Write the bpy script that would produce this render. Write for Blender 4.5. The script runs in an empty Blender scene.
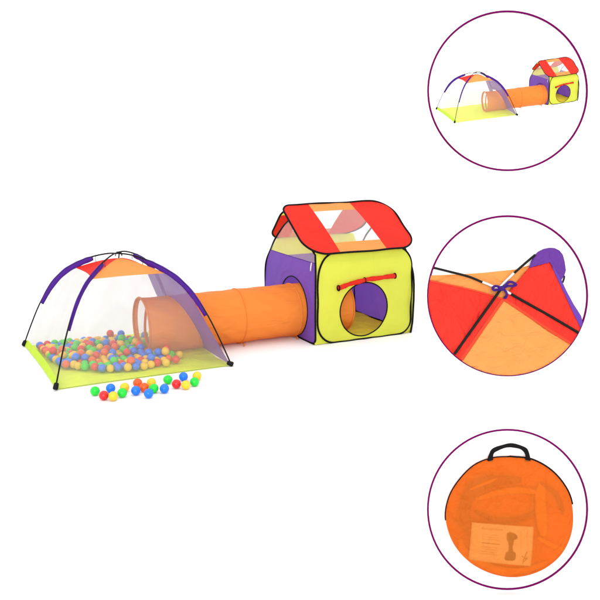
import bpy, math, random
import numpy as np
from mathutils import Vector, Matrix, Quaternion
random.seed(7)
rng = np.random.default_rng(11)
SC = bpy.context.scene
COL = SC.collection

# ---------------------------------------------------------------- camera
FPX, PITCH, YAW, CAMH = 839.02, 0.2083, 0.4707, 1.8259
cam_d = bpy.data.cameras.new('camera')
cam = bpy.data.objects.new('camera', cam_d); COL.objects.link(cam)
cam.location = (0, 0, CAMH)
cam.rotation_euler = (math.pi/2 - PITCH, 0, -YAW)
cam_d.sensor_width = 36; cam_d.lens = FPX/600*36
cam_d.clip_start = 0.05; cam_d.clip_end = 1000
SC.camera = cam

# ---------------------------------------------------------------- light
W_STRENGTH = 1.36
world = bpy.data.worlds.new('World'); SC.world = world; world.use_nodes = True
bg = world.node_tree.nodes['Background']
bg.inputs['Color'].default_value = (1, 1, 1, 1); bg.inputs['Strength'].default_value = W_STRENGTH

def area_lamp(name, loc, target, size, power, color=(1, 1, 1)):
    d = bpy.data.lights.new(name, 'AREA'); d.shape = 'SQUARE'; d.size = size; d.energy = power; d.color = color
    o = bpy.data.objects.new(name, d); COL.objects.link(o); o.location = loc
    o.rotation_euler = (Vector(target)-Vector(loc)).to_track_quat('-Z', 'Y').to_euler()
    return o
area_lamp('softbox_lamp', (-11, -20, 10), (2.4, 6.3, 0.3), 11.0, 2900, (1, .985, .96))
area_lamp('overhead_lamp', (2.0, 5.0, 9.0), (2.4, 6.2, 0), 6.0, 70)
SC.view_settings.view_transform = 'Standard'; SC.view_settings.look = 'None'
SC.view_settings.exposure = 0.22; SC.view_settings.gamma = 1
SC.cycles.transparent_max_bounces = 32; SC.cycles.max_bounces = 12
SC.cycles.diffuse_bounces = 6; SC.cycles.transmission_bounces = 8

# ---------------------------------------------------------------- materials
KC = 0.78
def lin(c):
    out = []
    for v in c[:3]:
        v /= 255
        out.append(v/12.92 if v <= .04045 else ((v+.055)/1.055)**2.4)
    return out
def S(r, g, b, k=None):
    k = KC if k is None else k
    return tuple(min(.92, v*k) for v in lin((r, g, b))) + (1,)
def new_mat(name):
    m = bpy.data.materials.new(name); m.use_nodes = True
    nt = m.node_tree; nt.nodes.clear()
    return m, nt, nt.nodes.new('ShaderNodeOutputMaterial')
def wrinkle(nt, scale, strength, dist=.02, stretch=None):
    tc = nt.nodes.new('ShaderNodeTexCoord')
    mp = nt.nodes.new('ShaderNodeMapping'); nt.links.new(tc.outputs['Object'], mp.inputs['Vector'])
    if stretch: mp.inputs['Scale'].default_value = stretch
    n = nt.nodes.new('ShaderNodeTexNoise'); n.inputs['Scale'].default_value = scale
    n.inputs['Detail'].default_value = 3; n.inputs['Distortion'].default_value = .6
    nt.links.new(mp.outputs[0], n.inputs['Vector'])
    b = nt.nodes.new('ShaderNodeBump'); b.inputs['Strength'].default_value = strength; b.inputs['Distance'].default_value = dist
    nt.links.new(n.outputs['Fac'], b.inputs['Height'])
    return b, n
def fabric(name, col, transl=.28, scale=5, bump=.35, rough=.6, sheer=0, stretch=None, vary=.06, tcol=(1, 1, 1, 1)):
    m, nt, out = new_mat(name)
    p = nt.nodes.new('ShaderNodeBsdfPrincipled'); t = nt.nodes.new('ShaderNodeBsdfTranslucent')
    p.inputs['Roughness'].default_value = rough; p.inputs['Specular IOR Level'].default_value = .18
    b, n = wrinkle(nt, scale, bump, .05, stretch)
    # slight uneven dye
    mr = nt.nodes.new('ShaderNodeMapRange'); mr.inputs['To Min'].default_value = 1-vary; mr.inputs['To Max'].default_value = 1+vary
    nt.links.new(n.outputs['Fac'], mr.inputs['Value'])
    mul = nt.nodes.new('ShaderNodeVectorMath'); mul.operation = 'SCALE'; mul.inputs[0].default_value = col[:3]
    nt.links.new(mr.outputs[0], mul.inputs['Scale'])
    for s in (p.inputs['Base Color'], t.inputs['Color']): nt.links.new(mul.outputs[0], s)
    for s in (p, t): nt.links.new(b.outputs[0], s.inputs['Normal'])
    mx = nt.nodes.new('ShaderNodeMixShader'); mx.inputs[0].default_value = transl
    nt.links.new(p.outputs[0], mx.inputs[1]); nt.links.new(t.outputs[0], mx.inputs[2])
    last = mx
    if sheer:
        tr = nt.nodes.new('ShaderNodeBsdfTransparent'); tr.inputs['Color'].default_value = tcol
        m2 = nt.nodes.new('ShaderNodeMixShader'); m2.inputs[0].default_value = sheer
        ms = nt.nodes.new('ShaderNodeMapRange'); ms.inputs['From Min'].default_value = .25; ms.inputs['From Max'].default_value = .75
        ms.inputs['To Min'].default_value = sheer-.045; ms.inputs['To Max'].default_value = sheer+.045
        nt.links.new(n.outputs['Fac'], ms.inputs['Value']); nt.links.new(ms.outputs[0], m2.inputs[0])
        nt.links.new(mx.outputs[0], m2.inputs[1]); nt.links.new(tr.outputs[0], m2.inputs[2]); last = m2
    nt.links.new(last.outputs[0], out.inputs[0])
    return m
def solid(name, col, rough=.45, spec=.4, metal=0, coat=0):
    m, nt, out = new_mat(name)
    p = nt.nodes.new('ShaderNodeBsdfPrincipled'); p.inputs['Base Color'].default_value = col
    p.inputs['Roughness'].default_value = rough; p.inputs['Specular IOR Level'].default_value = spec
    p.inputs['Metallic'].default_value = metal; p.inputs['Coat Weight'].default_value = coat
    n = nt.nodes.new('ShaderNodeTexNoise'); n.inputs['Scale'].default_value = 40
    tc = nt.nodes.new('ShaderNodeTexCoord'); nt.links.new(tc.outputs['Object'], n.inputs['Vector'])
    mr = nt.nodes.new('ShaderNodeMapRange'); mr.inputs['To Min'].default_value = max(0, rough-.06); mr.inputs['To Max'].default_value = rough+.06
    nt.links.new(n.outputs['Fac'], mr.inputs['Value']); nt.links.new(mr.outputs[0], p.inputs['Roughness'])
    nt.links.new(p.outputs[0], out.inputs[0])
    return m

M = {}
M['white'] = solid('white_floor_sheet', (.80, .80, .80, 1), .7, .1)
M['board'] = solid('white_board', (.93, .93, .93, 1), .7, .1)
M['magenta'] = solid('magenta_enamel', S(126, 0, 98, .6), .6, .04)
M['black'] = solid('black_cord', (.006, .005, .006, 1), .6, .06)
M['pole'] = solid('black_fibreglass', (.007, .006, .006, 1), .5, .12)
M['rubber'] = solid('black_plastic', (.006, .006, .007, 1), .5, .12)
M['steel'] = solid('steel_ferrule', (.62, .62, .63, 1), .3, .5, 1)
M['yellow'] = fabric('yellow_nylon', S(234, 246, 88, .86), .42, 4, .45)
M['yellow_floor'] = fabric('yellow_floor_nylon', S(244, 236, 60, .85), .1, 6, .4)
M['lime'] = fabric('lime_floor_nylon', S(226, 248, 56, 1), .15, 6, .6)
M['lime_skirt'] = fabric('lime_skirt_nylon', S(212, 246, 56, .66), .15, 6, .6)
M['purple'] = fabric('purple_nylon', S(134, 90, 204), .35, 4, .5)
M['sleeve'] = fabric('purple_sleeve', S(92, 34, 168, .6), .1, 8, .4)
M['orange'] = fabric('orange_nylon', S(255, 150, 62, .80), .3, 5, .6, stretch=(.6, 1.5, 1.5))
M['canopy_orange'] = fabric('light_orange_nylon', S(254, 165, 88), .3, 4, .3)
M['red'] = fabric('red_nylon', S(247, 50, 36), .35, 4, .5)
M['mesh_white'] = fabric('white_netting', (.56, .535, .51, 1), .6, 5, .3, sheer=.69, stretch=(1, 1, .5))
M['mesh_roof'] = fabric('clear_netting', (.84, .80, .77, 1), .55, 4, .2, sheer=.66)
M['mesh_purple'] = fabric('purple_netting', S(118, 56, 172, .8), .45, 4, .2, sheer=.10)
M['bag'] = fabric('orange_bag_nylon', S(255, 144, 44, .70), .25, 16, .6, sheer=.48, tcol=(1, .72, .42, 1))
M['bag_back'] = fabric('orange_bag_back', S(255, 112, 10), .15, 9, .5)
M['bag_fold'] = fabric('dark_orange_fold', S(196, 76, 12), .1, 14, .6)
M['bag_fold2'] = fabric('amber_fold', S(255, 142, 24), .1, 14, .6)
M['paper'] = fabric('white_paper', S(250, 245, 240, .8), .1, 6, .08, rough=.8)
M['print'] = solid('grey_print', S(120, 112, 105, .8), .8, .1)
M['print_light'] = solid('pale_grey_print', S(205, 195, 185, .8), .8, .1)
M['bow'] = fabric('purple_ribbon', S(78, 26, 150, .5), .1, 20, .5)
BALLC = {'green': S(12, 200, 52, 1.0), 'red': S(238, 24, 34, .8), 'blue': S(0, 118, 248, .8),
         'yellow': S(255, 204, 34, .78), 'orange': S(252, 88, 10, .8)}
for k, c in BALLC.items(): M['ball_'+k] = solid(k+'_plastic', c, .3, .45)

# ---------------------------------------------------------------- helpers
def tag(o, label=None, cat=None, group=None, kind=None):
    if label: o['label'] = label
    if cat: o['category'] = cat
    if group: o['group'] = group
    if kind: o['kind'] = kind
    return o
def empty(name, loc=(0, 0, 0)):
    o = bpy.data.objects.new(name, None); COL.objects.link(o); o.location = loc
    o.empty_display_size = .1
    return o
class MB:
    def __init__(s): s.v = []; s.f = []
    def add(s, v, f):
        k = len(s.v); s.v += [tuple(p) for p in v]; s.f += [tuple(i+k for i in q) for q in f]; return s
    def grid(s, fn, nu, nv, closed_u=False, keep=None):
        """fn(u, v) -> point, u and v in 0..1"""
        cu = nu if closed_u else nu+1
        pts = [fn(i/nu, j/nv) for j in range(nv+1) for i in range(cu)]
        fs = []
        for j in range(nv):
            for i in range(nu):
                a = j*cu+i; b = j*cu+(i+1) % cu
                q = (a, b, b+cu, a+cu)
                if keep is None or keep([pts[t] for t in q]): fs.append(q)
        return s.add(pts, fs)
    def fan(s, pts):
        c = tuple(sum(p[k] for p in pts)/len(pts) for k in range(3))
        n = len(pts)
        return s.add(list(pts)+[c], [(i, (i+1) % n, n) for i in range(n)])
    def tube(s, pts, r, n=8, closed=False, wob=0):
        """round (or flat = (width, thickness)) rod along a polyline"""
        P = [Vector(p) for p in pts]; N = len(P)
        if wob:
            P = [p+Vector((math.sin(i*.37+1), math.sin(i*.53), math.sin(i*.29+2)))*wob*(math.sin(math.pi*i/N)) for i, p in enumerate(P)]
        T = []
        for i in range(N):
            a = P[(i-1) % N] if closed or i else P[0]; b = P[(i+1) % N] if closed or i < N-1 else P[-1]
            T.append((b-a).normalized())
        nrm = T[0].orthogonal().normalized()
        vs = []
        for i in range(N):
            if i: nrm = (T[i-1].rotation_difference(T[i]) @ nrm); nrm = (nrm - T[i]*nrm.dot(T[i])).normalized()
            bn = T[i].cross(nrm)
            rr = r[i] if hasattr(r, '__len__') else r
            for k in range(n):
                a = 2*math.pi*k/n; vs.append(P[i] + nrm*math.cos(a)*rr + bn*math.sin(a)*rr)
        fs = []
        for i in range(N if closed else N-1):
            for k in range(n):
                a = i*n+k; b = i*n+(k+1) % n; j = (i+1) % N
                fs.append((a, b, j*n+(k+1) % n, j*n+k))
        if not closed: fs += [tuple(range(n-1, -1, -1)), tuple((N-1)*n+k for k in range(n))]
        return s.add(vs, fs)
    def strip(s, pts, dirs, w, th):
        """flat band: width w along dirs[i], thickness th"""
        P = [Vector(p) for p in pts]; N = len(P); vs = []
        for i in range(N):
            t = (P[min(i+1, N-1)]-P[max(i-1, 0)]).normalized(); d = Vector(dirs[i]).normalized(); nn = t.cross(d).normalized()
            ww = w[i] if hasattr(w, '__len__') else w
            for k in range(10):
                a = 2*math.pi*k/10
                vs.append(P[i]+d*math.cos(a)*ww/2+nn*math.sin(a)*th/2)
        fs = [(i*10+k, i*10+(k+1) % 10, (i+1)*10+(k+1) % 10, (i+1)*10+k) for i in range(N-1) for k in range(10)]
        fs += [tuple(range(9, -1, -1)), tuple((N-1)*10+k for k in range(10))]
        return s.add(vs, fs)
    def build(s, name, mat, parent=None, smooth=True, solidify=0, subsurf=0):
        me = bpy.data.meshes.new(name); me.from_pydata(s.v, [], s.f); me.update()
        me.materials.append(mat)
        if smooth: me.polygons.foreach_set('use_smooth', [True]*len(me.polygons))
        o = bpy.data.objects.new(name, me); COL.objects.link(o)
        if parent: o.parent = parent
        if solidify:
            md = o.modifiers.new('thickness', 'SOLIDIFY'); md.thickness = solidify; md.offset = 0
        if subsurf:
            md = o.modifiers.new('smooth', 'SUBSURF'); md.levels = md.render_levels = subsurf
        return o
def interp(tab, s):
    """tab: list of (s, z); smooth monotone-ish interpolation"""
    xs = [a for a, b in tab]; ys = [b for a, b in tab]
    return float(np.interp(s, xs, ys))
def spline(pts, n):
    """Catmull-Rom through points (any dimension)"""
    P = [np.array(p, float) for p in pts]; P = [2*P[0]-P[1]]+P+[2*P[-1]-P[-2]]
    segs = len(P)-3; out = []
    for i in range(n+1):
        t = i/n*segs; k = min(int(t), segs-1); t -= k
        a, b, c, d = P[k:k+4]
        out.append(.5*((2*b)+(c-a)*t+(2*a-5*b+4*c-d)*t*t+(3*b-a-3*c+d)*t**3))
    return out
def rrect(x0, x1, y0, y1, r, n=10):
    """rounded rectangle loop, r = radii (bl, br, tr, tl)"""
    c = [(x0, y0, r[0], 180), (x1, y0, r[1], 270), (x1, y1, r[2], 0), (x0, y1, r[3], 90)]
    out = []
    for (cx, cy, rr, a0) in c:
        ox = cx + (rr if cx == x0 else -rr); oy = cy + (rr if cy == y0 else -rr)
        for k in range(n+1):
            a = math.radians(a0+90*k/n); out.append((ox+rr*math.cos(a), oy+rr*math.sin(a)))
    return out
def resample(loop, n):
    P = np.array(loop+[loop[0]]); d = np.r_[0, np.cumsum(np.hypot(*np.diff(P, axis=0).T))]
    s = np.linspace(0, d[-1], n, endpoint=False)
    return [(float(np.interp(t, d, P[:, 0])), float(np.interp(t, d, P[:, 1]))) for t in s]
def ray_to_loop(loop, c, ang):
    dx, dy = math.cos(ang), math.sin(ang); best = None
    for i in range(len(loop)):
        ax, ay = loop[i][0]-c[0], loop[i][1]-c[1]; b = loop[(i+1) % len(loop)]; bx, by = b[0]-c[0], b[1]-c[1]
        ex, ey = bx-ax, by-ay; den = dx*ey-dy*ex
        if abs(den) < 1e-12: continue
        t = (ax*ey-ay*ex)/den; u = (ax*dy-ay*dx)/den
        if t > 0 and -1e-9 <= u <= 1+1e-9 and (best is None or t < best): best = t
    return best
def clip(poly, inside, cross):
    out = []
    for i in range(len(poly)):
        a, b = poly[i], poly[(i+1) % len(poly)]
        ia, ib = inside(a), inside(b)
        if ia: out.append(a)
        if ia != ib: out.append(cross(a, b))
    return out
def clip_half(poly, n, c):
    """keep n.p <= c in 2-D"""
    f = lambda p: n[0]*p[0]+n[1]*p[1]-c
    def cr(a, b):
        t = f(a)/(f(a)-f(b)); return (a[0]+(b[0]-a[0])*t, a[1]+(b[1]-a[1])*t)
    return clip(poly, lambda p: f(p) <= 0, cr)
def copy_tree(o, parent=None):
    c = o.copy(); COL.objects.link(c)
    if parent: c.parent = parent
    for ch in list(o.children): copy_tree(ch, c)
    return c

# ---------------------------------------------------------------- ground
g = MB().grid(lambda u, v: ((u-.5)*240, (v-.5)*240, 0), 4, 4).build('ground', M['white'], smooth=False)
tag(g, 'seamless white studio floor under the play set', 'floor', kind='structure')

# ---------------------------------------------------------------- dome tent
DX, DY, DA = 1.0112+.663, 5.7425+.6627, .6629
def make_dome():
    t = empty('dome_tent', (DX, DY, 0))
    tag(t, 'large mesh dome tent with purple pole sleeves and lime floor, filled with balls', 'play tent')
    Cn = {'FL': (-1, -1), 'FR': (1, -1), 'D': (1, 1), 'BL': (-1, 1)}
    dr = {k: np.array(v)/math.sqrt(2) for k, v in Cn.items()}
    prof = [(0, .830), (.1, .824), (.24, .792), (.37, .742), (.5, .672), (.63, .553), (.75, .380), (.845, .2), (.93, .02)]
    def P3(k, s, z): return (dr[k][0]*s, dr[k][1]*s, z)
    seams = {k: spline([(.395, .695), (.50, .628), (.61, .520), (.705, .370), (.80, .215), (.925, .012)], 40) for k in Cn}
    seams['D'] = spline([(.395, .672), (.474, .560), (.571, .420), (.70, .25), (.80, .135), (.925, .012)], 40)
    def seam(k, tt):
        f = tt*40; i = min(int(f), 39); f -= i
        p = seams[k][i]*(1-f)+seams[k][i+1]*f
        return np.array(P3(k, p[0], p[1]))
    # floor
    fs = .925/math.sqrt(2)
    def floor(u, v):
        x, y = (u*2-1)*fs, (v*2-1)*fs
        e = min(u, 1-u, v, 1-v)
        sc = .985+.015*max(abs(2*u-1)**6, abs(2*v-1)**6) if e < .02 else 1
        bow = .018
        x *= 1-bow*(1-(2*v-1)**2); y *= 1-bow*(1-(2*u-1)**2)
        return (x, y, .004+.003*math.exp(-e*60)+.0035*(1+math.sin(u*19+v*7)*math.sin(v*23)))
    MB().grid(floor, 48, 48).build('floor', M['lime'], t)
    # walls
    def wall(a, b, name, mat, sag=.05, keep=None, nu=44, v0=0, v1=1):
        def fn(u, v):
            v = v0+(v1-v0)*v
            p = seam(a, v)*(1-u)+seam(b, v)*u
            m = p.copy(); m[2] = 0; L = np.linalg.norm(m[:2])
            if L > 1e-6: p[:2] -= m[:2]/L*sag*math.sin(math.pi*u)*(math.sin(math.pi*min(1, v*1.0))**.8*.6+.25*(1-v)+.18*v)
            return tuple(p)
        return MB().grid(fn, nu, 36, keep=keep).build(name, mat, t)
    tag(wall('FL', 'FR', 'mesh_wall', M['mesh_white']), 'white see-through mesh front wall')
    tag(wall('BL', 'FL', 'mesh_wall', M['mesh_white'], v1=.95), 'white see-through mesh side wall')
    tag(wall('BL', 'FL', 'skirt', M['lime_skirt'], v0=.95), 'lime strip below the mesh side wall')
    tag(wall('D', 'BL', 'mesh_wall', M['mesh_white']), 'white see-through mesh back wall')
    ty = 6.378-DY
    def keep(q):
        return not all(math.hypot(p[1]-ty, p[2]-.232) < .222 for p in q)
    tag(wall('FR', 'D', 'mesh_wall', M['mesh_purple'], keep=keep, nu=110), 'purple side wall pierced by the tunnel')
    # canopy, four gores
    top = .793
    def gore(a, b, mat, lab):
        ca, cb = seam(a, 0), seam(b, 0)
        def fn(u, v):
            e = ca*(1-u)+cb*u
            e = e - np.array([e[0], e[1], 0])*.09*math.sin(math.pi*u)
            p = e*v; p[2] = top+(e[2]-top)*(v**1.45) - .012*math.sin(math.pi*u)*math.sin(math.pi*v)
            return tuple(p)
        tag(MB().grid(fn, 24, 20).build('canopy_panel', mat, t), lab)
    gore('FL', 'FR', M['canopy_orange'], 'light orange front roof panel')
    gore('BL', 'FL', M['red'], 'red left roof panel')
    gore('D', 'BL', M['canopy_orange'], 'light orange back roof panel')
    gore('FR', 'D', M['red'], 'red right roof panel')
    # poles with caps
    for (a, b, dz) in (('FL', 'D', .010), ('BL', 'FR', 0)):
        pr = spline(prof, 36)
        pts = [P3(a, p[0], p[1]+dz*math.exp(-(p[0]/.2)**2)) for p in pr[::-1]]+[P3(b, p[0], p[1]+dz*math.exp(-(p[0]/.2)**2)) for p in pr[1:]]
        pole = MB().tube(pts, .0058, 8).build('pole', M['pole'], t)
        for k in (a, b):
            fx = Vector(P3(k, .925, .030)); d = Vector((dr[k][0]*.45, dr[k][1]*.45, -.9)).normalized()
            if k == 'FR': d = Vector((dr[k][0]*.9, dr[k][1]*.5, -.28)).normalized(); fx = Vector(P3(k, .925, .022))
            c = MB()
            c.tube([fx-d*.026, fx-d*.020, fx+d*.012, fx+d*.020, fx+d*.024], [.012, .017, .0195, .018, .012], 10)
            c.build('foot_cap', M['rubber'], pole)
        # sleeves
        for k in (a, b):
            ss = [p for p in pr if .235 <= p[0] <= .745]
            ss = spline([(.238, .793)] + [tuple(p) for p in ss[1:-1]] + [(.742, .392)], 30)
            pts, dirs = [], []
            for i, p in enumerate(ss):
                q = ss[min(i+1, len(ss)-1)]-ss[max(i-1, 0)]; q /= np.linalg.norm(q)
                n = (-q[1], q[0]) if (-q[1]*(-1)+q[0]*(-1)) > 0 else (q[1], -q[0])  # inward, downward
                w = .047
                c = (p[0]+n[0]*(w/2-.010), p[1]+n[1]*(w/2-.010))
                pts.append(P3(k, c[0], c[1]+.0)); dirs.append((dr[k][0]*n[0], dr[k][1]*n[0], n[1]))
            wv = [(.046+.002*math.sin(i*.9))*(.75+.25*min(1, i/3, (len(pts)-1-i)/3)) for i in range(len(pts))]
            MB().strip(pts, dirs, wv, .014).build('pole_sleeve', M['sleeve'], t)
    # apex knot and hooks
    k = MB()
    for a in range(4):
        an = a*math.pi/2+.5
        k.tube([(0, 0, .835), (.016*math.cos(an), .016*math.sin(an), .842), (.03*math.cos(an), .03*math.sin(an), .826), (.036*math.cos(an), .036*math.sin(an), .812)], .0035, 6)
    k.tube([(0, 0, .845), (.004, 0, .822), (0, .003, .792)], .005, 7)
    k.tube([(.022*math.cos(a*.5236), .022*math.sin(a*.5236), .834) for a in range(12)], .004, 6, closed=True)
    k.build('apex_tie', M['rubber'], t)
    for kk in Cn:
        for s in (.205,):
            z = interp(prof, s); e = seam(kk, 0)
            MB().tube([P3(kk, s, z), P3(kk, s+.004, z-.02), P3(kk, s+.002, top-.10*(s/.395)**1.45)], .002, 6).build('hook', M['rubber'], t)
    return t
dome = make_dome()

# ---------------------------------------------------------------- tunnel
TY, TR = 6.378, .23
TX0 = 1.825
def make_tunnel(TX1):
    t = empty('play_tunnel', (TX0, TY, 0))
    tag(t, 'long orange fabric crawl tunnel joining the mesh dome tent and the play house', 'play tunnel')
    L = TX1-TX0
    ribs = [0, 2.235-TX0, 2.645-TX0, 3.15-TX0, L]
    def rad(x, a):
        for i in range(len(ribs)-1):
            if ribs[i] <= x <= ribs[i+1]+1e-6:
                f = (x-ribs[i])/(ribs[i+1]-ribs[i]); s = math.sin(math.pi*f)
                return TR*(1-.022*s**.7-.006*s*math.sin(a*5+i*2)) + .0025*math.sin(a*9+x*30)*s
        return TR
    def pt(x, a):
        r = rad(x, a)
        return (x, r*math.sin(a), TR+.004+r*math.cos(a)*(1 if math.cos(a) > 0 else .985))
    nx, na = 260, 144
    w0, w1 = .035, .21              # the netting window on the far side
    def in_win(q):
        x = sum(p[0] for p in q)/4; y = sum(p[1] for p in q)/4; z = sum(p[2] for p in q)/4-TR
        a = math.degrees(math.atan2(y, z))
        return w0 < x < w1 and 22 < a < 158
    fn = lambda u, v: pt(u*L, v*2*math.pi)
    MB().grid(fn, nx, na, keep=lambda q: not in_win(q)).build('fabric_tube', M['orange'], t)
    MB().grid(fn, nx, na, keep=in_win).build('mesh_window', M['mesh_roof'], t)
    sp_ = []
    for i in range(25):
        an = math.radians(20+140*i/24); sp_.append(pt(.098+.10*TR*math.cos(an), an))
    MB().strip(sp_, [(1, 0, 0)]*25, .022, .004).build('strap', M['orange'], t)
    for i, x in enumerate(ribs):
        pts = [(x, (TR+.001)*math.sin(a*math.pi/24), TR+.004+(TR+.001)*math.cos(a*math.pi/24)) for a in range(48)]
        MB().tube(pts, .0052 if 0 < i < len(ribs)-1 else .008, 8, closed=True).build('rib', M['orange'], t)
    for x in (2.655-TX0, 3.155-TX0):
        MB().tube([(x, -.10, .028), (x+.004, -.13, .012), (x-.006, -.14, .004)], .006, 6).build('tie_tape', M['orange'], t)
    return t
tunnel = make_tunnel(3.66)

# ---------------------------------------------------------------- play house
HX, HY = 3.676, 6.48
def make_house():
    t = empty('play_house', (HX, HY, 0))
    tag(t, 'large pop-up play house with yellow front, purple side and red roof', 'play house')
    R = .0085
    def ringwall(loop, c, r, place, nseg=96, m=10, bulge=.0):
        k = MB()
        def fn(u, v):
            a = u*2*math.pi; o = ray_to_loop(loop, c, a); d = r+(o-r)*v
            return place(c[0]+d*math.cos(a), c[1]+d*math.sin(a), bulge*math.sin(math.pi*v))
        return k.grid(fn, nseg, m, closed_u=True)
    # front wall
    fl = rrect(-.458, .474, .004, .788, (.17, .13, .20, .21))
    yf = -.482
    def pf(x, z, b=0): return (x, yf-b-.0045*math.sin(11*math.atan2(z-.4, x)+3*math.sin(x*5))*min(1, math.hypot(x, z-.4)/.45)**3-.02*math.sin(math.pi*(x+.46)/.93)*math.sin(math.pi*max(0, min(1, z/.79))), z)
    dc, drad = (-.017, .266), .234
    fw = ringwall(fl, dc, drad, pf, bulge=.004).build('front_wall', M['yellow'], t)
    MB().tube([pf(x, z) for x, z in resample(fl, 120)], R, 8, True, .0035).build('wire_edge', M['black'], fw)
    MB().tube([pf(dc[0]+drad*math.cos(a*math.pi/32), dc[1]+drad*math.sin(a*math.pi/32)) for a in range(64)], .0055, 8, True).build('door_edge', M['black'], fw)
    archt = [(0, .47), (.06, .495), (.16, .505), (.30, .512), (.44, .508), (.52, .494), (.58, .470), (.63, .441), (.68, .405), (.735, .355), (.79, .30), (.915, .15), (1.005, 0)]
    def yarch(z): return interp(archt, z)
    # corner gussets of the front
    for sx in (-1, 1):
        xe = -.486 if sx < 0 else .484
        k = MB()
        def fn(u, v):
            z = .006+.79*v
            xi = None
            # inner edge = front loop at this height
            zz = min(max(z, .012), .784)
            o = ray_to_loop(fl, (0, zz), 0 if sx > 0 else math.pi)
            xi = sx*o
            x = xi+(xe-xi)*u
            y = pf(xi, z)[1]*(1-u)+(-.488 if sx < 0 else -yarch(z)+.004)*u
            return (x, y+.004, z)
        k.grid(fn, 4, 40).build('corner_gusset', M['yellow'], t)
    # top strip above the front loop
    MB().grid(lambda u, v: (-.44+.84*u, -.476+.03*v, .70+.085*v), 20, 4).build('front_top_strip', M['yellow'], t)
    # rolled-up door
    pts = spline([(-.285, .478), (-.16, .505), (-.02, .526), (.13, .532), (.275, .537)], 40)
    rb = MB().tube([(p[0], yf-.036-.004*math.sin(i*.5), p[1]) for i, p in enumerate(pts)],
                   [.0190+.0018*math.sin(i*.55)+.0011*math.sin(i*1.3+1)+.0007*math.sin(i*2.7) for i in range(41)], 12).build('rolled_door', M['red'], t)
    for x, z in ((-.283, .478), (-.03, .526), (.272, .537)):
        MB().tube([(x, yf-.036+.0215*math.cos(a*math.pi/8), z+.0215*math.sin(a*math.pi/8)) for a in range(16)], .006 if abs(x) > .1 else .003, 6, True).build('tie_tape', M['black'], rb)
    # side walls (left purple with tunnel hole, gable of netting)
    arch = spline([(.30, .792), (.15, .92), (0, 1.00)], 10)
    outline = [(-.488, .05), (-.47, .012), (-.40, .004), (.40, .004), (.47, .02), (.50, .08)] + \
              [tuple(p) for p in spline([(.505, .16), (.515, .30), (.513, .44), (.470, .58), (.405, .68), (.30, .79), (.15, .915), (0, 1.005)], 30)] + \
              [(-.25, .90), (-.485, .765)]
    split = .695
    outline_left = outline
    yy = [(yarch(z), z) for z in np.linspace(.10, 1.005, 40)]
    outline_right = [(-.478, .004), (.478, .004)]+yy+[(-y, z) for y, z in yy[::-1][1:]]
    for sx, hole in ((-1, True), (1, False)):
        outline = outline_left if hole else outline_right
        xx = .482*sx
        def ps(y, z, b=0): return (xx+sx*(b+.012*math.sin(math.pi*(y+.5))*math.sin(math.pi*min(1, z/.9))), y, z)
        low = clip_half(outline, (0, 1), split)
        if hole:
            hc, hr = (-.095, .268), .258
            w = ringwall(low, hc, hr, ps).build('side_wall', M['purple'], t)
            tag(w, 'purple side wall with a round hole for the tunnel')
            MB().tube([ps(hc[0]+hr*math.cos(a*math.pi/32), hc[1]+hr*math.sin(a*math.pi/32)) for a in range(64)], .0055, 8, True).build('hole_edge', M['black'], w)
        else:
            w = ringwall(low, (0, .35), .01, ps).build('side_wall', M['purple'], t)
            tag(w, 'plain purple side wall away from the tunnel')
        MB().tube([ps(y, z) for y, z in resample(outline, 140)], R, 8, True, .0035).build('wire_edge', M['black'], w)
        up = clip_half(outline, (0, -1), -split)
        up = resample(up, 80)
        MB().fan([ps(y, z) for y, z in up]).build('gable_mesh', M['mesh_roof'], t)
        MB().tube([ps(y, split) for y in np.linspace(-.485 if hole else -.39, .39, 12)], .003, 6).build('seam', M['sleeve'], w)
    # loop cord and white zip pull at the seam
    MB().tube([(-.49, -.43, .695), (-.494, -.425, .66), (-.494, -.42, .625)], .006, 6).build('zip_pull', M['paper'], t)
    # back wall: yellow above purple, reaching up under the eave
    def yb(z): return yarch(z)-.002 if z < .60 else interp([(.60, .457), (.64, .458), (.70, .475), (.785, .515)], z)
    MB().grid(lambda u, v: (-.484+.968*u, yb(.62*v)+.012*math.sin(math.pi*u)*math.sin(math.pi*v), .002+.62*v), 20, 24).build('back_wall', M['purple'], t)
    tag(MB().grid(lambda u, v: (-.484+.968*u+(.125*v*max(0, 1-2*u))-.02*v*max(0, 2*u-1), yb(.622+.158*v), .622+.158*v), 20, 14).build('back_wall', M['yellow'], t), 'yellow strip along the top of the back wall')
    # floor
    MB().grid(lambda u, v: (-.48+.96*u, -.48+.96*v, .005+.004*math.sin(u*17)*math.sin(v*13)), 24, 24).build('floor', M['yellow_floor'], t)
    # roof panels
    for sy in (-1, 1):
        def pr(x, s, up=0):
            y = sy*(.53*(1-s/.645)+.0); z = .772+.365*s/.645
            n = (sy*.365, .53); L = math.hypot(*n)
            b = .014*math.sin(math.pi*(x+.565)/1.065)*math.sin(math.pi*s/.645)+up
            if sy > 0 and x < 0: x += .085*(1-s/.645)*(-x/.5)
            return (x, y+sy*0+n[0]/L*b, z+n[1]/L*b)
        if sy < 0: loop = rrect(-.568, .502, .004, .640, (.20, .18, .17, .085), 12)
        else:      loop = rrect(-.520, .502, .004, .640, (.16, .18, .17, .20), 12)
        rp = None
        def piece(name, poly, mat, parent, lab=None, nn=120):
            poly = resample(poly, nn)
            o = MB().fan([pr(x, s) for x, s in poly]).build(name, mat, parent)
            if lab: tag(o, lab)
            return o
        # boundaries lean a little
        lo = clip_half(loop, (1, .05), -.268)
        hi = clip_half(loop, (-1, -.12), -.185)
        mid = clip_half(clip_half(loop, (-1, -.05), .268), (1, .12), .185)
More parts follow.
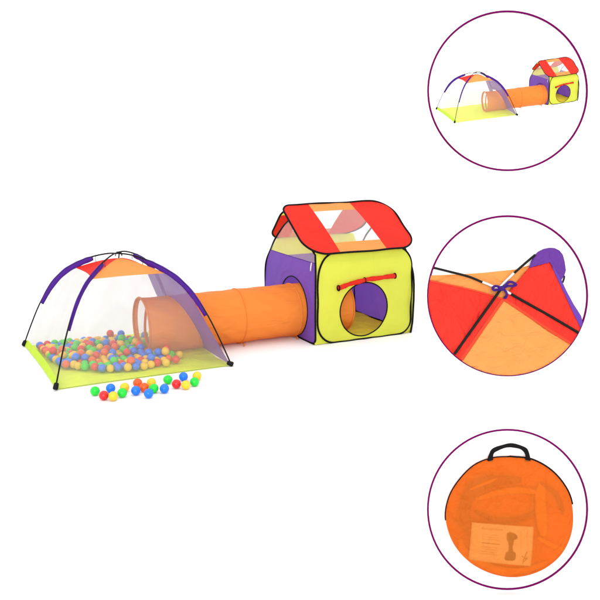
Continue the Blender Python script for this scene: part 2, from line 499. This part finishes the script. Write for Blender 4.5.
        top = clip_half(mid, (0, -1), -.530); bot = clip_half(mid, (0, 1), .125)
        win = clip_half(clip_half(mid, (0, 1), .530), (0, -1), -.125)
        rp = empty('roof_panel'); rp.parent = t
        tag(rp, 'front roof panel with a netting window' if sy < 0 else 'back roof panel with a netting window')
        if sy > 0:
            piece('yellow_strip', clip_half(lo, (0, -1), -.45), M['yellow'], rp); lo = clip_half(lo, (0, 1), .45)
        piece('red_strip', lo, M['red'], rp); piece('red_strip', hi, M['red'], rp)
        piece('orange_strip', top, M['canopy_orange'], rp); piece('orange_strip', bot, M['canopy_orange'], rp)
        piece('roof_window', win, M['mesh_roof'], rp)
        MB().tube([pr(x, s) for x, s in resample(loop, 140)], R, 8, True, .0035).build('wire_edge', M['black'], rp)
    return t
house = make_house()

# ---------------------------------------------------------------- balls
def ray(px, py):
    dx = (px-300)/FPX; du = (300-py)/FPX
    fr = math.cos(PITCH)+du*math.sin(PITCH); z = -math.sin(PITCH)+du*math.cos(PITCH)
    return Vector((dx*math.cos(YAW)+fr*math.sin(YAW), -dx*math.sin(YAW)+fr*math.cos(YAW), z))
BR = .0325
def ball_mesh(colour):
    k = MB(); n, m = 28, 18; vs = []; fs = []
    for j in range(m+1):
        th = math.pi*j/m
        for i in range(n):
            ph = 2*math.pi*i/n; r = BR*(1+.012*math.exp(-((th-math.pi/2)/.05)**2))
            vs.append((r*math.sin(th)*math.cos(ph), r*math.sin(th)*math.sin(ph), r*math.cos(th)*(.985 if j in (0,) else 1)))
    for j in range(m):
        for i in range(n): fs.append((j*n+i, (j+1)*n+i, (j+1)*n+(i+1) % n, j*n+(i+1) % n))
    me = bpy.data.meshes.new(colour+'_ball'); me.from_pydata(vs, [], fs); me.materials.append(M['ball_'+colour])
    me.polygons.foreach_set('use_smooth', [True]*len(me.polygons)); me.update()
    return me
BM = {c: ball_mesh(c) for c in BALLC}
def put_ball(c, p, label, group, sc=1.0):
    o = bpy.data.objects.new('play_ball', BM[c]); COL.objects.link(o); o.location = p
    o.rotation_euler = (random.uniform(0, 6), random.uniform(0, 6), random.uniform(0, 6))
    o.scale = (sc,)*3
    return tag(o, label, 'ball', group)
loose = [
 ('green', 95, 391, 'green ball farthest left in the loose row on the white floor'),
 ('red', 103.8, 395.4, 'red ball beside the leftmost green ball of the loose row'),
 ('blue', 110.6, 388.2, 'blue ball of the left loose cluster, beside the lime tent floor edge'),
 ('yellow', 113.2, 396.2, 'yellow ball nearest the viewer, between red and green balls of the left cluster'),
 ('yellow', 124.6, 387.4, 'yellow ball half hidden behind the last green ball of the left cluster'),
 ('green', 122.2, 392.8, 'green ball ending the left loose cluster, in front of a half hidden yellow ball'),
 ('orange', 137.6, 383, 'upper of the two orange balls in the middle loose cluster'),
 ('blue', 135.8, 390.6, 'blue ball at the left end of the middle loose cluster, below the upper orange ball'),
 ('orange', 144, 387.4, 'lower of the two orange balls, wedged between two blue balls'),
 ('blue', 148.6, 393.4, 'blue ball at the very front of the middle loose cluster'),
 ('yellow', 151.4, 382.6, 'yellow ball at the back of the middle loose cluster, behind a green ball'),
 ('green', 153.8, 388.4, 'green ball at the right end of the middle loose cluster'),
 ('blue', 164.4, 388.6, 'blue ball alone between the middle and the right loose clusters'),
 ('green', 167.8, 379.6, 'green ball starting the right loose cluster, just behind the lone blue ball'),
 ('red', 176.4, 384, 'red ball of the right loose cluster between green and yellow balls'),
 ('blue', 183.4, 376.6, 'blue ball at the back of the right loose cluster by the tent edge'),
 ('yellow', 185.8, 385, 'yellow ball at the front of the right loose cluster beside the red ball'),
 ('yellow', 197, 376, 'yellow ball farthest right, half hidden behind the last green ball'),
 ('green', 194.6, 381.8, 'green ball at the right end of the loose row, in front of a yellow ball'),
]
pos = []
for c, px, py, lab in loose:
    d = ray(px, py); tt = (BR-CAMH)/d.z; pos.append(np.array([0, 0, CAMH])+tt*np.array(d))
pos = np.array(pos)
for it in range(60):                       # nobody inside anybody
    for i in range(len(pos)):
        for j in range(i):
            d = pos[i]-pos[j]; L = np.linalg.norm(d)
            if L < 2.02*BR: m = d/L*(2.02*BR-L)/2; pos[i] += m; pos[j] -= m
for (c, px, py, lab), p in zip(loose, pos): put_ball(c, tuple(p), lab, 'loose balls on the floor in front of the tent')

hull = np.array([(1.085, 6.90), (1.11, 6.45), (1.16, 6.20), (1.385, 5.985), (1.58, 5.90), (1.74, 5.90), (1.94, 5.99), (2.01, 6.12), (1.99, 6.68), (1.75, 6.86), (1.30, 6.91)])
NB = 272
PR = .0298/BR                              # the balls in the heap are a little smaller
PBR = BR*PR
rad_p = PBR*rng.uniform(.94, 1.05, NB)
def settle():
    cen = hull.mean(0)
    P = np.zeros((NB, 3))
    k = 0
    while k < NB:
        p = rng.uniform(hull.min(0), hull.max(0))
        if all(np.cross(hull[(i+1) % len(hull)]-hull[i], p-hull[i]) > 0 for i in range(len(hull))):
            P[k] = (*p, rng.uniform(.03, .35)); k += 1
    edges = []
    for i in range(len(hull)):
        a, b = hull[i], hull[(i+1) % len(hull)]; e = b-a; n = np.array([-e[1], e[0]])/np.linalg.norm(e); edges.append((a, n))
    fl = rng.uniform(.010, .019, NB)
    for it in range(700):
        P[:, 2] -= .0028 if it < 560 else .0004
        if it < 450: P += rng.normal(0, .0012, P.shape)
        for sub in range(2):
            d = P[:, None]-P[None]; L = np.sqrt((d**2).sum(-1))+np.eye(NB)*9
            o = np.maximum(0, rad_p[:, None]+rad_p[None]-L)
            mv = (d/np.maximum(L, 1e-6)[..., None]*o[..., None]*.42).sum(1)
            P += mv
            P[:, 2] = np.maximum(P[:, 2], rad_p+fl)
            for a, n in edges:
                s = (P[:, :2]-a)@n; q = np.maximum(0, PBR*.9-s); P[:, :2] += q[:, None]*n
            # keep clear of the tunnel
            dy = P[:, 1]-TY; dz = P[:, 2]-.234; rr = np.hypot(dy, dz); lim = .232+PBR
            near = (P[:, 0] > TX0-.02) & (rr < lim)
            for i in np.where(near)[0]:
                if P[i, 0] < TX0+.06: P[i, 0] = max(TX0-.02-PBR, P[i, 0]-.01)
                else: P[i, 1] += math.copysign(.01, dy[i])
    return P
PB = settle()
cols = ['blue']*23+['green']*23+['yellow']*32+['red']*13+['orange']*9
strays = [('yellow', 175.5, 354.5), ('yellow', 157.5, 353.5), ('yellow', 165.5, 362), ('red', 168.5, 359.5)]
for p, pr_ in zip(PB, rad_p):
    c = random.choice(cols)
    put_ball(c, tuple(p), f'{c} plastic ball heaped with others on the lime floor inside the mesh tent', f'{c} balls inside the mesh dome tent', pr_/BR)
stray_lab = ['yellow ball lying farthest right inside the tent, under the tunnel', 'yellow ball tucked beside the tunnel inside the tent, left of the far one',
             'yellow ball at the right front tip of the heap inside the tent', 'red ball at the right tip of the heap, behind a yellow ball']
sp = []
for (c, px, py) in strays:
    d = ray(px, py); tt = (BR+.012-CAMH)/d.z; sp.append(np.array([0, 0, CAMH])+tt*np.array(d))
for it in range(80):
    for i in range(len(sp)):
        for q in list(PB)+[sp[j] for j in range(len(sp)) if j != i]:
            d = sp[i]-q; L = np.linalg.norm(d)
            if L < 2*BR: sp[i] = sp[i]+d/L*(2*BR-L)*np.array([1, 1, 0])
for (c, px, py), p, lab in zip(strays, sp, stray_lab): put_ball(c, tuple(p), lab, 'stray balls inside the tent', PR)

# ---------------------------------------------------------------- three round display panels
PD = 3.33
PS = PD/FPX                                  # metres for one photo pixel at the panels
CR = (Matrix.Rotation(-YAW, 4, 'Z') @ Matrix.Rotation(math.pi/2-PITCH, 4, 'X')).to_3x3()
def at_panel(px, py, depth=PD):
    s = depth/FPX
    return Vector((0, 0, CAMH)) + CR @ Vector(((px-300)*s, (300-py)*s, -depth))
def panel(px, py, rad, label):
    t = empty('round_panel', at_panel(px, py)); t.rotation_euler = CR.to_euler()
    tag(t, label, 'round panel', 'round panels with magenta rims')
    r = rad*PS; n = 96
    k = MB()
    ring = lambda rr, z: [(rr*math.cos(2*math.pi*i/n), rr*math.sin(2*math.pi*i/n), z) for i in range(n)]
    prof = [(0.0001, -.012), (r-.004, -.012), (r, -.010), (r, -.004), (r-.003, -.002), (0.0001, -.002)]
    vs = []; fs = []
    for rr, z in prof: vs += ring(rr, z)
    for j in range(len(prof)-1):
        for i in range(n): fs.append((j*n+i, j*n+(i+1) % n, (j+1)*n+(i+1) % n, (j+1)*n+i))
    k.add(vs, fs); k.build('backing', M['board'], t, smooth=False)
    MB().tube([(rr[0], rr[1], .002) for rr in ring(r, 0)], .98*PS, 10, True).build('rim', M['magenta'], t)
    return t
p1 = panel(507.4, 90.9, 79.4, 'topmost round white panel with magenta rim, behind the miniature play set')
p2 = panel(507.4, 295.8, 79.6, 'middle round white panel with magenta rim, showing the tent top close up')
p3 = panel(507.4, 509.3, 79.6, 'lowest round white panel with magenta rim, behind the orange carry bag')

# --- top panel: miniature of the set, without balls
def miniature():
    C0 = Vector((0, 0, CAMH)); Pm = Vector((2.4, 6.4, .3))
    v1 = Pm-C0; d1 = v1.length
    loc = CR.transposed() @ v1
    qx, qy = 300+FPX*loc.x/-loc.z, 300-FPX*loc.y/-loc.z
    K = .3755
    ix, iy = 439.7+(qx-23)*K, 107.6+(qy-346)*K
    T2 = at_panel(ix, iy, PD-.20); v2 = T2-C0
    k = K*v2.length/d1
    R = v1.rotation_difference(v2).to_matrix()
    small = {}
    def refit(o):                            # the same cloth with its creases shrunk to the miniature
        for ch in o.children_recursive:
            if ch.type != 'MESH': continue
            m = ch.data.materials[0]
            if m.name not in small:
                c = m.copy(); small[m.name] = c
                for nd in c.node_tree.nodes:
                    if nd.type == 'BUMP': nd.inputs['Distance'].default_value *= k*.8
            ch.material_slots[0].link = 'OBJECT'; ch.material_slots[0].material = small[m.name]
    def place(src, lab, cat, scl=1.0, shift=(0, 0, 0), turn=0, prop=(1, 1, 1)):
        o = copy_tree(src)
        o.location = T2 + k*(R @ (Vector(src.location)+Vector(shift)-Pm))
        o.rotation_euler = (R @ Matrix.Rotation(turn, 3, 'Z')).to_euler(); o.scale = tuple(k*scl*q for q in prop)
        refit(o)
        return tag(o, lab, cat)
    place(dome, 'small empty mesh dome tent on the topmost round panel', 'play tent')
    short = make_tunnel(3.28)
    place(short, 'small orange crawl tunnel on the topmost round panel', 'play tunnel', .9, (.04, 0, 0))
    for o in [c for c in short.children]+[short]: bpy.data.objects.remove(o)
    place(house, 'small play house with red roof on the topmost round panel', 'play house', .755, (-.225, .11, .03), math.radians(6), (.93, 1.13, 1))
miniature()

# --- middle panel: close-up of the tent top
def closeup():
    t = empty('tent_top', at_panel(507.1, 295.8)); t.rotation_euler = CR.to_euler()
    tag(t, 'close-up of red and orange tent roof with black poles tied by a purple ribbon', 'tent roof')
    RAD = 79.3
    def L(x, y): return (x/3.3333+420-511.0, 293.8-(y/3.3333+210))      # reading of the enlarged photo to panel pixels
    hub = L(276, 268)
    def clipc(poly):
        for i in range(72):
            a = 2*math.pi*i/72; poly = clip_half(poly, (math.cos(a), math.sin(a)), RAD)
        return poly
    def depth(x, y):
        d = math.hypot(x-hub[0], y-hub[1]); return max(1.2, 7-.06*d)
    def put(poly, mat, name, lab=None, dz=0, fold=1.5, parent=t):
        poly = clipc([L(*p) for p in poly])
        poly = resample(poly, 140)
        c = np.mean(poly, axis=0)
        def fn(u, v):
            i = int(round(u*140)) % 140
            x = c[0]+(poly[i][0]-c[0])*v; y = c[1]+(poly[i][1]-c[1])*v
            z = depth(x, y)+dz+fold*math.sin(x*.13+y*.06+1)*math.sin(y*.07-x*.04+.5)*min(1, (1-v)*3)
            return (x*PS, y*PS, z*PS)
        o = MB().grid(fn, 140, 14, closed_u=True).build(name, mat, parent, solidify=.0016)
        if lab: tag(o, lab)
        return o
    put([(-20, 216), (42, 212), (130, 209), (220, 203), (330, 192), (378, 178), (384, 182), (296, 276), (280, 292), (140, 250), (36, 226), (-20, 214)],
        M['close_orange'], 'roof_panel', 'light orange roof panel behind the poles', -1.6)
    put([(-20, 216), (40, 228), (140, 248), (220, 268), (286, 288), (282, 300), (215, 400), (143, 505), (100, 560), (-40, 560)], M['close_red'], 'roof_panel', 'red roof panel beside the left pole', 0)
    put([(287, 290), (360, 340), (440, 395), (512, 438), (560, 480), (560, 640), (60, 640), (141, 508), (214, 398)], M['close_orange'], 'roof_panel', 'light orange roof panel in front', -.4)
    put([(286, 291), (320, 245), (374, 184), (410, 172), (442, 162), (470, 220), (510, 300), (560, 390), (600, 440), (560, 470), (510, 437), (436, 392), (360, 341)],
        M['close_red'], 'roof_panel', 'red roof panel under the purple flap', .5)
    # seams as narrow folded bands
    def band(pts, w, mat, name, dz):
        P = []
        for p in pts: P.append(L(*p))
        P = [q for q in [tuple(s) for s in spline(P, 240)] if math.hypot(*q) < RAD-.5]
        pp = [Vector((x*PS, y*PS, (depth(x, y)+dz)*PS)) for x, y in P]
        dd = []
        for i in range(len(P)):
            e = Vector(pp[min(i+1, len(P)-1)]-pp[max(0, i-1)]); dd.append(e.cross(Vector((0, 0, 1))))
        return MB().strip(pp, dd, w*PS, .9*PS).build(name, mat, t)
    band([(284, 292), (212, 398), (140, 506), (95, 570)], 3.4, M['red_seam'], 'seam', .3)
    band([(286, 289), (360, 338), (440, 392), (515, 438), (570, 470)], 3.0, M['red_seam'], 'seam', .4)
    band([(-10, 218), (40, 229), (140, 250), (220, 270), (284, 290)], 1.6, M['red_seam'], 'seam', .5)
    # purple flap: hood and lighter border
    o = put([(371, 187), (378, 165), (388, 146), (402, 133), (420, 124), (440, 120), (458, 121), (474, 129), (485, 143), (491, 165), (495, 195), (489, 214), (478, 228), (462, 205), (442, 166), (412, 173)],
        M['close_purple'], 'sleeve_flap', 'purple flap covering the end of the back pole', 1.2, .8)
    put([(441, 163), (452, 180), (470, 212), (480, 228), (496, 262), (520, 306), (546, 346), (560, 400), (548, 392), (524, 346), (498, 290), (470, 232), (452, 192)],
        M['lilac'], 'sleeve_flap', 'lilac border strip of the purple flap', 1.5, .2)
    # poles
    def rod(pts, r, mat, name, parent, dz):
        P = [tuple(s) for s in spline([L(*p) for p in pts], 240)]
        P = [q for q in P if math.hypot(*q) < RAD]
        return MB().tube([(x*PS, y*PS, (depth(x, y)+dz)*PS) for x, y in P], r*PS, 10).build(name, mat, parent)
    a = rod([(20, 178), (50, 185), (110, 200), (170, 216), (218, 236)], 1.2, M['pole'], 'pole', t, 2.4)
    rod([(215, 234), (258, 252), (272, 258)], 1.45, M['steel'], 'ferrule', a, 2.4)
    b = rod([(391, 144), (356, 173), (316, 208)], 1.2, M['pole'], 'pole', t, 2.4)
    rod([(319, 205), (288, 235), (272, 252)], 1.45, M['steel'], 'ferrule', b, 2.4)
    c = rod([(306, 272), (360, 302), (440, 346), (530, 398), (560, 416)], 1.35, M['pole'], 'pole', t, 2)
    rod([(280, 258), (294, 265), (308, 273)], 1.5, M['steel'], 'ferrule', c, 2)
    d = rod([(276, 256), (240, 308), (180, 394), (116, 486), (90, 524)], 1.35, M['pole'], 'pole', t, 2.2)
    rod([(490, 213), (489, 222), (484, 236)], .9, M['pole'], 'pole_tip', b, 1.0)
    # ribbon bow
    def loop(pts, w, dz, tilt=0):
        P = [tuple(s) for s in spline([L(*p) for p in pts], 26)]
        pp = []; dd = []
        for i, (x, y) in enumerate(P):
            u = i/26; pp.append(Vector((x*PS, y*PS, (depth(x, y)+dz+2*math.sin(math.pi*u))*PS)))
        for i in range(len(P)):
            e = pp[min(i+1, 26)]-pp[max(0, i-1)]; q = e.cross(Vector((.3*math.sin(i*.4+tilt), .2, 1))); dd.append(q)
        return MB().strip(pp, dd, w*PS, .35*PS)
    bw = loop([(277, 259), (266, 250), (254, 248), (246, 254), (251, 261), (264, 259), (277, 257)], 2.6, 3.6).build('ribbon', M['bow'], t)
    loop([(278, 257), (287, 246), (299, 235), (311, 235), (324, 243), (312, 247), (298, 247), (284, 252)], 2.6, 3.6, 1).build('bow_loop', M['bow'], bw)
    loop([(279, 255), (288, 264), (292, 275), (289, 285), (285, 286)], 2.6, 3.6, 2).build('bow_tail', M['bow'], bw)
    kn = [(x*1.0, y, z) for x, y, z in [(0, 0, 0)]]
    hx, hy = L(277, 255)
    vs = []; k = MB()
    k.grid(lambda u, v: ((hx+3.4*math.cos(2*math.pi*u)*math.sin(math.pi*v)*(1+.15*math.sin(6*math.pi*u)))*PS, (hy+2.6*math.sin(2*math.pi*u)*math.sin(math.pi*v))*PS, (10.5+2.0*math.cos(math.pi*v))*PS), 20, 12, closed_u=True)
    k.build('knot', M['bow'], bw)
    return t
M['close_orange'] = fabric('light_orange_nylon_close', S(254, 168, 88), .25, 11, .55, stretch=(1, 1.6, 1))
M['close_red'] = fabric('red_nylon_close', S(247, 54, 40), .25, 11, .6, stretch=(1.5, .8, 1))
M['close_purple'] = fabric('purple_nylon_close', S(110, 58, 160), .2, 22, .5)
M['red_seam'] = fabric('red_seam_tape', S(236, 70, 40), .1, 10, .3)
M['lilac'] = fabric('lilac_strip', S(122, 74, 196, .62), .2, 6, .3)
closeup()

# --- lowest panel: folded carry bag
def bag():
    t = empty('carry_bag', p3.location); t.rotation_euler = CR.to_euler()
    tag(t, 'round flat orange carry bag with black handle on the lowest panel', 'carry bag')
    def L(x, y): return (x/3.3333+420-507.4, 509.3-(y/3.3333+420))
    ctl = [(295, 120), (370, 130), (440, 172), (490, 240), (505, 315), (496, 385), (462, 448), (400, 496), (320, 518), (240, 508), (165, 470), (110, 408), (84, 330), (92, 262), (122, 205), (175, 150), (235, 125)]
    out = [tuple(s) for s in spline([L(*p) for p in ctl]+[L(*ctl[0])], 136)][:-1]
    c = L(295, 322)
    N = len(out)
    def dome(v, h0, h1): return h0+(h1-h0)*math.sqrt(max(0, 1-v**2.6))
    def front(u, v):
        i = int(round(u*N)) % N; x = c[0]+(out[i][0]-c[0])*v; y = c[1]+(out[i][1]-c[1])*v
        z = dome(v, 5, 15)+.7*math.sin(x*.16+y*.06)*math.sin(y*.12)*(1-v)*v*4
        return (x*PS, y*PS, z*PS)
    def back(u, v):
        i = int(round(u*N)) % N; x = c[0]+(out[i][0]-c[0])*v; y = c[1]+(out[i][1]-c[1])*v
        return (x*PS, y*PS, (5-4.4*math.sqrt(max(0, 1-v**4)))*PS)
    MB().grid(front, N, 24, closed_u=True).build('front_panel', M['bag'], t)
    MB().grid(back, N, 24, closed_u=True).build('back_panel', M['bag_back'], t)
    def arc(i0, i1, off, z, w):
        pts = []
        for i in range(i0, i1+1):
            p = out[i % N]; d = math.hypot(p[0]-c[0], p[1]-c[1])
            pts.append(((p[0]+(p[0]-c[0])/d*off)*PS, (p[1]+(p[1]-c[1])/d*off)*PS, z*PS))
        return MB().tube(pts, w*PS, 8)
    arc(0, 28, .55, 4.6, .95).build('zip', M['black'], t)
    arc(N-40, N, .35, 4.6, .75).build('zip', M['black'], t)
    arc(0, N-1, -.6, 4.6, .8).build('hem', M['bag_back'], t)
    hp = [tuple(s) for s in spline([L(*p) for p in [(229, 134), (231, 115), (238, 98), (262, 86), (292, 79), (322, 84), (342, 94), (351, 110), (354, 134)]], 44)]
    hc0 = L(293, 134)
    MB().strip([(x*PS, y*PS, (6+3*math.sin(math.pi*i/44))*PS) for i, (x, y) in enumerate(hp)],
               [(x-hc0[0], (y-hc0[1])*1.5+1e-3, 0) for x, y in hp],
               [(4.0+1.6*(abs(i-22)/22)**2+.35*math.sin(i*.6))*PS for i in range(45)], 1.5*PS).build('handle', M['black'], t)
    # what shows through the thin fabric: the folded tent and a leaflet
    f = empty('folded_tent', t.location); f.rotation_euler = CR.to_euler()
    tag(f, 'folded tent coil showing as darker bands through the thin orange bag', 'folded tent')
    def coil(pts, w, z, mat, th=2.0):
        P = [tuple(s) for s in spline([L(*p) for p in pts], 50)]
        pp = [Vector((x*PS, y*PS, z*PS)) for x, y in P]
        dd = [(pp[min(i+1, 50)]-pp[max(i-1, 0)]).cross(Vector((0, 0, 1))) for i in range(51)]
        wl = [w*PS*(.35+.65*math.sin(math.pi*(i+1)/52)**.6) for i in range(51)]
        MB().strip(pp, dd, wl, th*PS).build('fold', mat, f)
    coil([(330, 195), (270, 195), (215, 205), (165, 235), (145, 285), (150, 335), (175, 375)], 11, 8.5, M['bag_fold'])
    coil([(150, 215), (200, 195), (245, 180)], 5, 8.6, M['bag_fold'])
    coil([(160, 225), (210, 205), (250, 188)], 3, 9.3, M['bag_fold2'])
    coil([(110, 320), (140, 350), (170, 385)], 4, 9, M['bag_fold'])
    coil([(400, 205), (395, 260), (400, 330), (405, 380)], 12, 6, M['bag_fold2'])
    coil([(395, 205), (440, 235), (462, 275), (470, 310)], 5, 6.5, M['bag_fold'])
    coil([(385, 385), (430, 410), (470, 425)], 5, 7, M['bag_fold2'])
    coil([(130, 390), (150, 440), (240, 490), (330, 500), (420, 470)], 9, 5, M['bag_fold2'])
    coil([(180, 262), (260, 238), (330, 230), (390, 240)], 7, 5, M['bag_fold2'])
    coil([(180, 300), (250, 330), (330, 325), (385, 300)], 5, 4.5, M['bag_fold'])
    # leaflet
    lf = empty('leaflet', t.location); lf.rotation_euler = CR.to_euler()
    tag(lf, 'pale instruction leaflet with a printed figure, seen through the orange bag', 'leaflet')
    cs = [L(157, 459), L(361, 478), L(367, 345), L(165, 331)]
    loop2 = [tuple(p) for p in out]
    def fz(x, y):
        a = math.atan2(y-c[1], x-c[0]); d = math.hypot(x-c[0], y-c[1]); return dome(min(1, d/ray_to_loop(loop2, c, a)), 5, 15)
    def q(u, v, dz=0):
        a = np.array(cs[0])*(1-u)+np.array(cs[1])*u; b = np.array(cs[3])*(1-u)+np.array(cs[2])*u
        p = a*(1-v)+b*v
        return (p[0]*PS, p[1]*PS, (fz(p[0], p[1])-2.2+dz)*PS)
    MB().grid(lambda u, v: q(u, v), 24, 16).build('paper', M['paper'], lf, solidify=.0006)
    def blot(poly, mat, name='print'):
        P = [tuple(s) for s in spline(poly+[poly[0]], 40)][:-1]
        MB().fan([q(x, y, .35) for x, y in P]).build(name, mat, lf)
    # printed figure: head, neck and base block
    blot([(.575, .80), (.62, .83), (.70, .80), (.745, .74), (.74, .68), (.70, .645), (.665, .60), (.60, .59), (.575, .66)], M['print'], 'printed_figure')
    blot([(.60, .62), (.685, .62), (.675, .45), (.70, .30), (.62, .30), (.615, .45)], M['print'], 'printed_figure')
    blot([(.575, .30), (.61, .335), (.70, .335), (.735, .30), (.735, .16), (.70, .115), (.60, .105), (.565, .14)], M['print'], 'printed_figure')
    def line(u0, v0, u1, v1, w, mat):
        P = [Vector(q(u0+(u1-u0)*i/8, v0+(v1-v0)*i/8, .4)) for i in range(9)]
        dd = [(P[8]-P[0]).cross(Vector((0, 0, 1)))]*9
        MB().strip(P, dd, w*PS, .12*PS).build('printed_line', mat, lf)
    line(.18, .50, .47, .50, .55, M['print'])
    for v in (.885, .86): line(.16, v, .50, v, .4, M['print_light'])
    for v in (.72, .66, .60, .40, .34, .28, .22): line(.18, v, .46-.05*random.random(), v, .35, M['print_light'])
    line(.90, .90, .905, .55, .35, M['print_light']); line(.80, .88, .815, .4, .3, M['print_light'])
    # scribbled mark at the lower right
    for (a, b) in (((.86, .12), (.905, .30)), ((.90, .30), (.915, .38)), ((.855, .05), (.885, .13)), ((.875, .20), (.94, .19)), ((.84, .25), (.87, .22)), ((.89, .12), (.93, .24))):
        line(*a, *b, .5, M['print'])
    for v in (.12, .18, .24, .30): line(.81, v, .823, v, .4, M['print_light'])
bag()
